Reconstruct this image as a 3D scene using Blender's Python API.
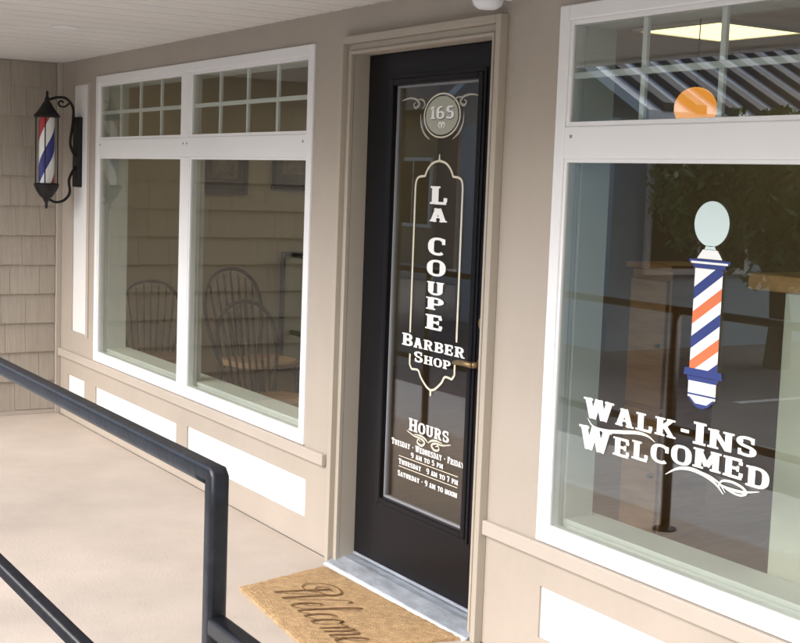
import bpy, bmesh, math, random
from mathutils import Vector, Matrix
random.seed(7)
R = math.radians
for o in list(bpy.data.objects): bpy.data.objects.remove(o)
scene = bpy.context.scene
col = scene.collection

# ------------------------------------------------------------------ camera
# x runs along the shop front (right +), y into the building, z up; the front is y = 0, the porch floor z = 0
CAM = Vector((3.9025, -2.6102, 1.5671)); YAW, PITCH, ROLL = R(58.295), R(5.9366), R(2.0808)
fwd = Vector((-math.sin(YAW)*math.cos(PITCH), math.cos(YAW)*math.cos(PITCH), -math.sin(PITCH)))
rgt = Vector((math.cos(YAW), math.sin(YAW), 0)); upv = rgt.cross(fwd)
r2 = math.cos(ROLL)*rgt + math.sin(ROLL)*upv; u2 = -math.sin(ROLL)*rgt + math.cos(ROLL)*upv
cd = bpy.data.cameras.new('camera'); cam = bpy.data.objects.new('camera', cd); col.objects.link(cam)
cam.matrix_world = Matrix(((r2.x, u2.x, -fwd.x, CAM.x), (r2.y, u2.y, -fwd.y, CAM.y), (r2.z, u2.z, -fwd.z, CAM.z), (0, 0, 0, 1)))
cd.sensor_width = 36; cd.lens = 1322.73/800*36; cd.clip_start = .05; cd.clip_end = 3000
scene.camera = cam

# ------------------------------------------------------------------ sky, sun, exposure
SUN_EL, SUN_ROT = R(40), R(172)        # overcast: broad soft sun high in front of the porch
world = bpy.data.worlds.new('World'); scene.world = world; world.use_nodes = True
wn = world.node_tree; wn.nodes.clear()
sky = wn.nodes.new('ShaderNodeTexSky'); sky.sky_type = 'NISHITA'; sky.sun_disc = False
sky.sun_elevation = SUN_EL; sky.sun_rotation = SUN_ROT; sky.air_density = 1.0; sky.dust_density = 3.0; sky.ozone_density = 1.0
bg = wn.nodes.new('ShaderNodeBackground'); bg.inputs[1].default_value = .10
wo = wn.nodes.new('ShaderNodeOutputWorld')
wn.links.new(sky.outputs[0], bg.inputs[0]); wn.links.new(bg.outputs[0], wo.inputs[0])
sd = bpy.data.lights.new('sun', 'SUN'); sd.energy = 1.5; sd.angle = R(60); sd.color = (1, .985, .975)
sun = bpy.data.objects.new('sun', sd); col.objects.link(sun)
sdir = Vector((math.sin(SUN_ROT)*math.cos(SUN_EL), math.cos(SUN_ROT)*math.cos(SUN_EL), math.sin(SUN_EL)))
sun.rotation_euler = sdir.to_track_quat('Z', 'Y').to_euler(); sun.location = (0, -8, 12)
scene.view_settings.view_transform = 'Standard'; scene.view_settings.look = 'None'
scene.view_settings.exposure = 1.82; scene.view_settings.gamma = 1
scene.render.engine = 'CYCLES'
scene.cycles.max_bounces = 10; scene.cycles.diffuse_bounces = 5; scene.cycles.transparent_max_bounces = 16

# ------------------------------------------------------------------ materials
MATS = {}
def mat(name, colr, rough=.6, metal=0., spec=.5, noise=None, bump=None, emit=None, coat=0):
    """noise = (scale, amount[, stretch]) tonal mottling; bump = (scale, strength[, stretch])"""
    if name in MATS: return MATS[name]
    m = bpy.data.materials.new(name); m.use_nodes = True; nt = m.node_tree
    b = nt.nodes['Principled BSDF']
    b.inputs['Base Color'].default_value = (*colr, 1); b.inputs['Roughness'].default_value = rough
    b.inputs['Metallic'].default_value = metal; b.inputs['Specular IOR Level'].default_value = spec
    if coat: b.inputs['Coat Weight'].default_value = coat
    if emit:
        b.inputs['Emission Color'].default_value = (*emit[0], 1); b.inputs['Emission Strength'].default_value = emit[1]
    tc = None
    def coords(stretch):
        nonlocal tc
        if tc is None: tc = nt.nodes.new('ShaderNodeTexCoord')
        mp = nt.nodes.new('ShaderNodeMapping'); mp.inputs['Scale'].default_value = stretch
        nt.links.new(tc.outputs['Object'], mp.inputs['Vector']); return mp.outputs[0]
    if noise:
        st = noise[2] if len(noise) > 2 else (1, 1, 1)
        n = nt.nodes.new('ShaderNodeTexNoise'); n.inputs['Scale'].default_value = noise[0]; n.inputs['Detail'].default_value = 6
        n.inputs['Roughness'].default_value = .65
        nt.links.new(coords(st), n.inputs['Vector'])
        r = nt.nodes.new('ShaderNodeValToRGB')
        a = noise[1]
        r.color_ramp.elements[0].position = .3; r.color_ramp.elements[1].position = .7
        r.color_ramp.elements[0].color = (*[c*(1-a) for c in colr], 1); r.color_ramp.elements[1].color = (*[min(1, c*(1+a)) for c in colr], 1)
        nt.links.new(n.outputs['Fac'], r.inputs[0]); nt.links.new(r.outputs[0], b.inputs['Base Color'])
    if bump:
        st = bump[2] if len(bump) > 2 else (1, 1, 1)
        n = nt.nodes.new('ShaderNodeTexNoise'); n.inputs['Scale'].default_value = bump[0]; n.inputs['Detail'].default_value = 5
        nt.links.new(coords(st), n.inputs['Vector'])
        bp = nt.nodes.new('ShaderNodeBump'); bp.inputs['Strength'].default_value = bump[1]; bp.inputs['Distance'].default_value = .01
        nt.links.new(n.outputs['Fac'], bp.inputs['Height']); nt.links.new(bp.outputs[0], b.inputs['Normal'])
    MATS[name] = m; return m

def glass_mat(name, tint, ior):
    m = bpy.data.materials.new(name); m.use_nodes = True; nt = m.node_tree; nt.nodes.clear()
    t = nt.nodes.new('ShaderNodeBsdfTransparent'); t.inputs[0].default_value = (*tint, 1)
    g = nt.nodes.new('ShaderNodeBsdfGlossy'); g.inputs['Roughness'].default_value = 0.0; g.inputs[0].default_value = (1, 1, 1, 1)
    f = nt.nodes.new('ShaderNodeFresnel'); f.inputs[0].default_value = ior
    # the Fresnel node inverts its IOR on back faces; undo that so that both faces of a pane mirror alike
    ge = nt.nodes.new('ShaderNodeNewGeometry'); mr = nt.nodes.new('ShaderNodeMapRange')
    mr.inputs['To Min'].default_value = ior; mr.inputs['To Max'].default_value = 1/ior
    nt.links.new(ge.outputs['Backfacing'], mr.inputs['Value']); nt.links.new(mr.outputs[0], f.inputs[0])
    tc = nt.nodes.new('ShaderNodeTexCoord'); n = nt.nodes.new('ShaderNodeTexNoise'); n.inputs['Scale'].default_value = 1.3; n.inputs['Detail'].default_value = 1
    bp = nt.nodes.new('ShaderNodeBump'); bp.inputs['Strength'].default_value = .03; bp.inputs['Distance'].default_value = .01
    nt.links.new(tc.outputs['Object'], n.inputs['Vector']); nt.links.new(n.outputs[0], bp.inputs['Height']); nt.links.new(bp.outputs[0], g.inputs['Normal'])
    x = nt.nodes.new('ShaderNodeMixShader'); o = nt.nodes.new('ShaderNodeOutputMaterial')
    nt.links.new(f.outputs[0], x.inputs[0]); nt.links.new(t.outputs[0], x.inputs[1]); nt.links.new(g.outputs[0], x.inputs[2])
    nt.links.new(x.outputs[0], o.inputs[0]); MATS[name] = m; return m

def veil_mat(name, colr, alpha):
    m = bpy.data.materials.new(name); m.use_nodes = True; b = m.node_tree.nodes['Principled BSDF']
    b.inputs['Base Color'].default_value = (*colr, 1); b.inputs['Alpha'].default_value = alpha; b.inputs['Roughness'].default_value = .7
    MATS[name] = m; return m

mat('taupe_paint', (.393, .345, .294), .6, noise=(1.6, .07, (1, 1, .5)), bump=(45, .10))
mat('trim_paint', (.44, .39, .338), .5, noise=(3, .03), bump=(50, .03))
mat('casing_paint', (.395, .35, .29), .5, noise=(3, .03))
mat('white_vinyl', (.80, .80, .81), .38, noise=(2, .015))
mat('white_panel', (.76, .755, .75), .5, noise=(3, .02))
mat('ceiling_vinyl', (.66, .65, .63), .5, noise=(1.2, .05))
mat('shingle', (.36, .316, .262), .75, noise=(5, .10, (1, 9, .7)), bump=(14, .35, (1, 12, .5)))
mat('shingle_b', (.37, .325, .27), .75, noise=(5, .10, (1, 9, .7)), bump=(14, .35, (1, 12, .5)))
mat('shingle_c', (.35, .307, .255), .75, noise=(5, .10, (1, 9, .7)), bump=(14, .35, (1, 12, .5)))
mat('porch_paint', (.455, .395, .343), .6, noise=(2.6, .10), bump=(90, .12))
mat('black_door', (.007, .0065, .008), .3, spec=.18, bump=(30, .02))
mat('black_iron', (.006, .006, .007), .45, spec=.35, bump=(120, .15))
mat('rail_paint', (.010, .0105, .014), .36, spec=.38, noise=(30, .5), bump=(55, .10))
mat('aluminium', (.40, .44, .50), .45, metal=.5, noise=(9, .30, (1, 3, 3)), bump=(40, .1, (.3, 6, 6)))
mat('bead_grey', (.27, .27, .29), .5)
mat('vinyl_white', (.86, .87, .86), .5)
mat('vinyl_cream', (.66, .62, .50), .5)
mat('vinyl_pale', (.62, .75, .74), .5)
mat('vinyl_orange', (.72, .19, .075), .5)
mat('vinyl_blue', (.03, .05, .21), .5)
mat('brass', (.28, .20, .10), .45, metal=.8)
mat('coir', (.52, .35, .19), .95, spec=.1, noise=(30, .22), bump=(220, 1.0))
mat('coir_fibre', (.53, .36, .20), .9, spec=.1, noise=(12, .22))
mat('coir_ink', (.17, .095, .045), .95, spec=.1, noise=(90, .3))
mat('pole_white', (.85, .84, .82), .3)
mat('pole_red', (.45, .02, .03), .3)
mat('pole_blue', (.025, .035, .22), .3)
mat('frosted_glass', (.72, .74, .80), .35, spec=.4)
mat('reveal_paint', (.63, .645, .61), .6)
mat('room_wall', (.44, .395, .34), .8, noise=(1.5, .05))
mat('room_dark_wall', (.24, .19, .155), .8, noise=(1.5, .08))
mat('room_ceiling', (.66, .63, .58), .9)
mat('room_floor', (.22, .13, .08), .4, noise=(3, .25, (8, 1, 1)))
mat('oak', (.42, .23, .095), .45, noise=(4, .22, (1, 1, 8)))
mat('walnut', (.014, .010, .008), .65, spec=.2, noise=(5, .25, (1, 1, 6)))
mat('seat_wood', (.30, .16, .075), .4, noise=(4, .25, (1, 7, 1)))
mat('counter_paint', (.50, .49, .40), .6, noise=(2, .04))
mat('picture_mat', (.03, .025, .03), .5)
mat('picture_print', (.20, .18, .17), .5, noise=(9, .6))
mat('mirror_pale', (.40, .44, .38), .3)
mat('lit_panel', (.9, .85, .6), .5, emit=((1, .80, .38), .85))
mat('lit_globe', (.85, .35, .05), .4, emit=((1, .36, .04), .30))
mat('concrete', (.50, .50, .49), .85, noise=(1.6, .12), bump=(60, .3))
mat('asphalt', (.15, .15, .157), .9, noise=(2.5, .25), bump=(90, .5))
mat('road_paint', (.72, .72, .70), .7, noise=(8, .12))
mat('roof_metal', (.78, .82, .88), .4)
mat('roof_rib', (.045, .05, .06), .5)
mat('roofing', (.10, .095, .09), .9, noise=(20, .3))
mat('clapboard', (.36, .48, .56), .7, noise=(3, .08))
mat('brick_red', (.20, .045, .04), .7, noise=(8, .2))
mat('brown_siding', (.30, .235, .18), .8, noise=(3, .12))
mat('dark_pane', (.02, .025, .03), .08)
mat('bark', (.09, .065, .045), .9, noise=(10, .3), bump=(25, .6))
mat('leaf', (.08, .15, .04), .6, noise=(3, .35))
mat('leaf_b', (.11, .19, .055), .6, noise=(3, .35))
mat('grass', (.06, .11, .03), .9, noise=(4, .3))
glass_mat('window_glass', (.89, .915, .895), 1.41)
glass_mat('coated_glass', (.87, .90, .88), 1.80)
glass_mat('door_glass', (.88, .89, .87), 1.55)
glass_mat('lamp_glass', (.95, .96, .97), 1.3)
veil_mat('etched_glass', (.60, .62, .52), .62)
veil_mat('etched_line', (.70, .68, .56), .55)

# ------------------------------------------------------------------ mesh builders
class MB:
    def __init__(s): s.v = []; s.f = []; s.m = []
    def add(s, vs, fs, mi=0):
        b = len(s.v); s.v += [tuple(p) for p in vs]; s.f += [tuple(i+b for i in f) for f in fs]; s.m += [mi]*len(fs); return s
    def box(s, x0, x1, y0, y1, z0, z1, mi=0):
        return s.add([(x0,y0,z0),(x1,y0,z0),(x1,y1,z0),(x0,y1,z0),(x0,y0,z1),(x1,y0,z1),(x1,y1,z1),(x0,y1,z1)],
                     [(0,3,2,1),(4,5,6,7),(0,1,5,4),(1,2,6,5),(2,3,7,6),(3,0,4,7)], mi)
    def ring(s, x0, x1, z0, z1, w, y0, y1, wz=None):
        """rectangular frame in the xz plane, mitre-free, four butted bars"""
        wz = wz or w
        s.box(x0, x0+w, y0, y1, z0, z1); s.box(x1-w, x1, y0, y1, z0, z1)
        s.box(x0+w, x1-w, y0, y1, z0, z0+wz); s.box(x0+w, x1-w, y0, y1, z1-wz, z1); return s
    def tube(s, path, r, seg=10, mi=0, caps=True, sq=0):
        P = [Vector(p) for p in path]; n = len(P); rr = r if isinstance(r, (list, tuple)) else [r]*n
        T = [((P[min(i+1, n-1)]-P[i]).normalized()+(P[i]-P[max(i-1, 0)]).normalized()).normalized() for i in range(n)]
        ref = Vector((0, 0, 1)) if abs(T[0].z) < .9 else Vector((1, 0, 0))
        N = T[0].cross(ref).normalized(); vs = []
        for i in range(n):
            N = (N - T[i]*N.dot(T[i])).normalized(); B = T[i].cross(N)
            mv, mf = None, 1          # widen the ring in the bend's plane so that mitred corners keep their width
            if 0 < i < n-1:
                d0, d1 = (P[i]-P[i-1]).normalized(), (P[i+1]-P[i]).normalized(); ch = max(.5, math.cos(d0.angle(d1, 0)/2))
                q = d1-d0
                if q.length > 1e-4: mv = q.normalized(); mf = 1/ch
            for k in range(seg):
                a = 2*math.pi*(k+.5)/seg; c_, s_ = math.cos(a), math.sin(a)
                if sq: c_, s_ = (math.copysign(abs(v_)**(2/sq), v_) for v_ in (c_, s_))
                o_ = (N*c_+B*s_)*rr[i]
                if mv: o_ = o_ + mv*o_.dot(mv)*(mf-1)
                vs.append(P[i]+o_)
        fs = [(i*seg+k, i*seg+(k+1) % seg, (i+1)*seg+(k+1) % seg, (i+1)*seg+k) for i in range(n-1) for k in range(seg)]
        if caps: fs += [tuple(range(seg))[::-1], tuple((n-1)*seg+k for k in range(seg))]
        return s.add(vs, fs, mi)
    def lathe(s, prof, cx, cy, seg=24, mi=0, caps=True):
        vs = [(cx+r*math.cos(2*math.pi*k/seg), cy+r*math.sin(2*math.pi*k/seg), z) for r, z in prof for k in range(seg)]
        n = len(prof); fs = [(i*seg+k, i*seg+(k+1) % seg, (i+1)*seg+(k+1) % seg, (i+1)*seg+k) for i in range(n-1) for k in range(seg)]
        if caps: fs += [tuple(range(seg))[::-1], tuple((n-1)*seg+k for k in range(seg))]
        return s.add(vs, fs, mi)
    def build(s, name, mats, parent=None, bevel=0, smooth=False, seg=2):
        me = bpy.data.meshes.new(name); me.from_pydata(s.v, [], s.f)
        for m in (mats if isinstance(mats, (list, tuple)) else [mats]): me.materials.append(MATS[m])
        me.polygons.foreach_set('material_index', s.m)
        if smooth: me.polygons.foreach_set('use_smooth', [True]*len(s.f))
        me.update(); o = bpy.data.objects.new(name, me); col.objects.link(o)
        if parent: o.parent = parent
        if bevel:
            b = o.modifiers.new('bevel', 'BEVEL'); b.width = bevel; b.segments = seg; b.limit_method = 'ANGLE'; b.angle_limit = R(40)
        return o
def tag(o, label, cat, group=None):
    o['label'] = label; o['category'] = cat
    if group: o['group'] = group
    return o
def thing(name, label, cat, loc=(0, 0, 0), rz=0, group=None):
    o = bpy.data.objects.new(name, None); col.objects.link(o); o.location = loc; o.rotation_euler = (0, 0, rz); o.empty_display_size = .1
    return tag(o, label, cat, group)
def struct(o): o['kind'] = 'structure'; return o

def grid_wall(mb, xs, zs, holes, y0, y1):
    """slab in xz with rectangular holes; only outer faces are made"""
    xs = sorted(set(xs + [v for h in holes for v in h[:2]])); zs = sorted(set(zs + [v for h in holes for v in h[2:]]))
    solid = {}
    for i in range(len(xs)-1):
        for j in range(len(zs)-1):
            cx, cz = (xs[i]+xs[i+1])/2, (zs[j]+zs[j+1])/2
            solid[i, j] = not any(h[0] < cx < h[1] and h[2] < cz < h[3] for h in holes)
    for (i, j), sld in solid.items():
        if not sld: continue
        a, b, c, d = xs[i], xs[i+1], zs[j], zs[j+1]
        mb.add([(a,y0,c),(b,y0,c),(b,y0,d),(a,y0,d)], [(0,1,2,3)]); mb.add([(a,y1,c),(b,y1,c),(b,y1,d),(a,y1,d)], [(3,2,1,0)])
        if not solid.get((i-1, j)): mb.add([(a,y0,c),(a,y1,c),(a,y1,d),(a,y0,d)], [(3,2,1,0)])
        if not solid.get((i+1, j)): mb.add([(b,y0,c),(b,y1,c),(b,y1,d),(b,y0,d)], [(0,1,2,3)])
        if not solid.get((i, j-1)): mb.add([(a,y0,c),(b,y0,c),(b,y1,c),(a,y1,c)], [(3,2,1,0)])
        if not solid.get((i, j+1)): mb.add([(a,y0,d),(b,y0,d),(b,y1,d),(a,y1,d)], [(0,1,2,3)])
    return mb

# ------------------------------------------------------------------ setting: ground, floor, ceiling
XL, XR, ZC = -4.535, 4.9, 2.253            # porch corner, right end of the front, ceiling height
LWX = (-3.836, -1.067); RWX = (.575, 3.344); WZ = (.437, 2.135); ZT = (1.664, 1.762)
DX = (-.7326, .2247); DZ = 2.07

g = MB(); g.add([(-900,-900,-.30),(900,-900,-.30),(900,900,-.30),(-900,900,-.30)], [(0,1,2,3)])
struct(g.build('ground', 'grass'))
g = MB(); g.add([(-60,-11.2,-.292),(60,-11.2,-.292),(60,-3.3,-.292),(-60,-3.3,-.292)], [(0,1,2,3)]); struct(g.build('parking_lot', 'asphalt'))
pv = struct(MB().box(-30, 30, -3.3, -1.86, -.36, -.15).build('pavement', 'concrete', bevel=.012))
pv2 = struct(MB().box(-30, 30, -12.8, -11.2, -.36, -.15).build('far_pavement', 'concrete', bevel=.012))
for k in range(6):
    x = -4.6 + k*2.75
    g = MB(); g.add([(x,-10.9,-.288),(x+.1,-10.9,-.288),(x+.1,-6.2,-.288),(x,-6.2,-.288)], [(0,1,2,3)])
    o = g.build('parking_line', 'road_paint', parent=None); struct(o)
struct(MB().box(XL-.3, XR+.3, -1.86, .0, -.36, 0).build('porch_floor', 'porch_paint', bevel=.008))

# soffit boards: shallow V joints every 0.1 m, deeper ones every 0.2 m
g = MB(); prof = []
x = XL
k = 0
while x < XR+.2:
    dgr = .022 if k % 2 == 0 else .008
    prof += [(x, ZC+dgr), (x+.012, ZC), (x+.086, ZC)]; x += .1; k += 1
prof.append((x, ZC))
vs = [(px, -1.95, pz) for px, pz in prof] + [(px, -.0005, pz) for px, pz in prof]; n = len(prof)
g.add(vs, [(i, n+i, n+i+1, i+1) for i in range(n-1)])
ceil = struct(g.build('porch_ceiling', 'ceiling_vinyl'))
vent = thing('recessed_ceiling_light', 'small white recessed light in the porch ceiling boards', 'ceiling light', (-2.416, -.638, ZC-.004))
MB().lathe([(.045, .0), (.058, -.003), (.066, -.001), (.066, .004)], 0, 0, 28).build('trim_ring', 'white_panel', vent, smooth=True)
MB().lathe([(.0, -.001), (.04, -.0015), (.0445, .003)], 0, 0, 24).build('lens', 'frosted_glass', vent, smooth=True)

# ------------------------------------------------------------------ the shop building
shop = thing('barber_shop_building', 'taupe panelled barber shop front with white windows and black glazed door', 'building', ((XL+XR)/2, 0, 0))
shop_off = -shop.location
def B(mb, name, mats, parent=None, bevel=0, smooth=False, seg=2):
    """part of the shop: built in world coordinates, stored relative to the shop"""
    o = mb.build(name, mats, None, bevel, smooth, seg)
    o.data.transform(Matrix.Translation(shop_off)); o.parent = parent or shop; return o

panels = [(-4.285, -3.995, .568, 2.10), (-4.345, -4.02, .125, .280), (-3.807, -2.516, .122, .278), (-2.368, -1.048, .122, .290), (.60, 1.885, .116, .287), (2.035, 3.32, .116, .287)]
wins = [(LWX[0]+.008, LWX[1]-.008, WZ[0]+.008, WZ[1]-.008), (RWX[0]+.008, RWX[1]-.008, WZ[0]+.008, WZ[1]-.008)]
dhole = (DX[0]-.02, DX[1]+.02, 0.0, DZ+.02)
B(grid_wall(MB(), [XL, XR], [0, 2.62], wins+[dhole]+panels, 0, .030), 'cladding', 'taupe_paint')
B(grid_wall(MB(), [-6.0, XR], [-.3, 2.62], wins+[dhole], .0305, .16), 'wall', 'reveal_paint')
for p in panels:
    B(MB().box(p[0], p[1], .008, .0302, p[2], p[3]), 'inset_panel', 'white_panel')
# light stop moulding on the right edge of the tall panel
B(MB().box(-3.995, -3.955, -.008, .0005, .555, 2.113), 'panel_stile', 'trim_paint', bevel=.002)
# sill band under the windows, with its drip edge
for a, b in ((XL+.035, -.868), (.2925, XR)):
    B(MB().box(a, b, -.022, .0, .384, .4345), 'sill_band', 'trim_paint', bevel=.004)
B(MB().box(XL+.002, XL+.034, -.034, .0, 0.0, ZC-.001), 'corner_post', 'trim_paint', bevel=.003)

# ---- windows
def window(x0, x1, label, pane, cols=4):
    z0, z1 = WZ; fw = .047
    w = B(MB().ring(x0, x1, z0, z1, fw, -.010, .06), 'window', 'white_vinyl', bevel=.004); w['label'] = label
    mid = (x0+x1)/2
    B(MB().box(mid-.058, mid+.058, -.0085, .058, z0+fw, ZT[0]), 'mullion', 'white_vinyl', w, bevel=.003)
    B(MB().box(mid-.058, mid+.058, -.0085, .058, ZT[1], z1-fw), 'mullion', 'white_vinyl', w, bevel=.003)
    B(MB().box(x0+fw, x1-fw, -.0075, .057, ZT[0], ZT[1]), 'transom_rail', 'white_vinyl', w, bevel=.003)
    B(MB().box(mid-.03, mid+.03, .0605, .092, z0+fw, ZT[0]), 'mullion_post', 'reveal_paint', w)
    for a, b in ((x0+fw, mid-.058), (mid+.058, x1-fw)):
        for c, d, lower in ((z0+fw, ZT[0], True), (ZT[1], z1-fw, False)):
            bead = .015 if not lower else .012
            B(MB().ring(a, b, c, d, bead, -.003, .035), 'sash', 'white_vinyl', w, bevel=.002)
            ia, ib, ic, id_ = a+bead, b-bead, c+bead, d-bead
            B(MB().box(ia, ib, .0045, .0085, ic, id_), 'pane', pane, w)
            if not lower:
                zm = 1.9195
                for k in range(1, cols):
                    xm = ia+(ib-ia)*k/cols
                    B(MB().box(xm-.010, xm+.010, .0105, .0235, ic, zm-.010), 'muntin', 'white_vinyl', w, bevel=.002)
                    B(MB().box(xm-.010, xm+.010, .0105, .0235, zm+.010, id_), 'muntin', 'white_vinyl', w, bevel=.002)
                B(MB().box(ia, ib, .0100, .0240, zm-.010, zm+.010), 'muntin', 'white_vinyl', w, bevel=.002)
    # drywall return and inner stool
    B(MB().ring(x0+.03, x1-.03, z0+.03, z1-.03, .028, .061, .175), 'reveal_liner', 'reveal_paint', w)
    B(MB().box(x0-.02, x1+.02, .0585, .205, z0+.058, z0+.076), 'inner_sill', 'reveal_paint', w, bevel=.004)
    for sx in (x0+.08, mid-.025, mid+.025, x1-.08):
        B(MB().tube([(sx, -.0074, ZT[1]-.03), (sx, -.0090, ZT[1]-.03)], .006, 10), 'screw_cap', 'bead_grey', w)
    return w
lwin = window(*LWX, 'white two-light window with gridded transom beside the barber pole lantern', 'window_glass')
rwin = window(*RWX, 'white window with barber pole decal and walk-in lettering', 'coated_glass')

# ---- door casing: outer band, sunk face, inner bead, jamb
def casing(side):
    s = 1 if side == 'r' else -1; e = DX[1] if s > 0 else DX[0]
    def bx(a, b, y0, y1, z0, z1): return (min(e+s*a, e+s*b), max(e+s*a, e+s*b), y0, y1, z0, z1)
    g = MB(); zt = DZ
    g.box(*bx(.040, .067, -.034, 0, 0, DZ+.067)); g.box(*bx(.012, .040, -.010, 0, 0, DZ+.040)); g.box(*bx(0, .012, -.018, 0, 0, DZ+.012))
    B(g, 'door_casing', 'casing_paint', bevel=.0025)
    B(MB().box(*bx(0, .0195, .0005, .17, .002, DZ+.019)), 'door_jamb', 'casing_paint')
casing('l'); casing('r')
g = MB(); g.box(DX[0]-.040, DX[1]+.040, -.034, 0, DZ+.040, DZ+.067); g.box(DX[0]-.012, DX[1]+.012, -.010, 0, DZ+.012, DZ+.040); g.box(DX[0], DX[1], -.018, 0, DZ, DZ+.012)
B(g, 'head_casing', 'casing_paint', bevel=.0025)
B(MB().box(DX[0], DX[1], .0005, .17, DZ+.0005, DZ+.0195), 'head_jamb', 'casing_paint')
g = MB(); g.add([(DX[0]-.035,-.042,.002),(DX[1]+.035,-.042,.002),(DX[1]+.035,.16,.002),(DX[0]-.035,.16,.002),
                 (DX[0]-.035,-.042,.010),(DX[1]+.035,-.042,.010),(DX[1]+.035,.02,.034),(DX[0]-.035,.02,.034),(DX[1]+.035,.16,.036),(DX[0]-.035,.16,.036)],
                [(0,1,5,4),(4,5,6,7),(7,6,8,9),(3,2,1,0),(2,3,9,8),(1,2,8,6,5),(3,0,4,7,9)])
B(g, 'threshold', 'aluminium', bevel=.002)
B(MB().box(DX[0]-.03, DX[1]+.03, -.055, -.0425, .0, .007), 'threshold_lip', 'vinyl_white')

# ---- door
GX = (-.522, .044); GZ = (.330, 1.938); YD = .067
door = B(grid_wall(MB(), [DX[0]+.003, DX[1]-.003], [.040, DZ-.003], [(GX[0]-.03, GX[1]+.03, GZ[0]-.03, GZ[1]+.03)], YD, YD+.045), 'door', 'black_door')
door['label'] = 'black door with a tall lettered glass pane'
B(MB().ring(GX[0]-.045, GX[1]+.045, GZ[0]-.045, GZ[1]+.045, .016, YD-.006, YD-.0003), 'raised_moulding', 'black_door', door, bevel=.004)
B(MB().ring(GX[0]-.0295, GX[1]+.0295, GZ[0]-.0295, GZ[1]+.0295, .0255, YD-.012, YD+.03), 'lite_frame', 'black_door', door, bevel=.006, seg=3)
B(MB().ring(GX[0]-.004, GX[1]+.004, GZ[0]-.004, GZ[1]+.004, .007, YD+.010, YD+.028), 'glazing_bead', 'bead_grey', door)
B(MB().box(GX[0]+.003, GX[1]-.003, YD+.0185, YD+.023, GZ[0]+.003, GZ[1]-.003), 'pane', 'door_glass', door)
B(MB().box(DX[0]+.004, DX[1]-.004, YD-.004, YD-.0003, .0405, .052), 'door_sweep', 'aluminium', door)
g = MB(); g.tube([(.135, YD-.004, .945), (.135, YD-.0005, .945)], .032, 20); g.tube([(.135, YD-.004, .945), (.135, YD-.05, .945)], .011, 12)
g.tube([(.138, YD-.05, .945), (.10, YD-.054, .947), (.05, YD-.052, .944), (.02, YD-.048, .938)], [.011, .010, .009, .007], 12)
B(g, 'lever_handle', 'brass', door, smooth=True)
g = MB(); g.tube([(.135, YD-.010, 1.09), (.135, YD-.0005, 1.09)], .026, 20); B(g, 'deadbolt', 'brass', door)

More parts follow.
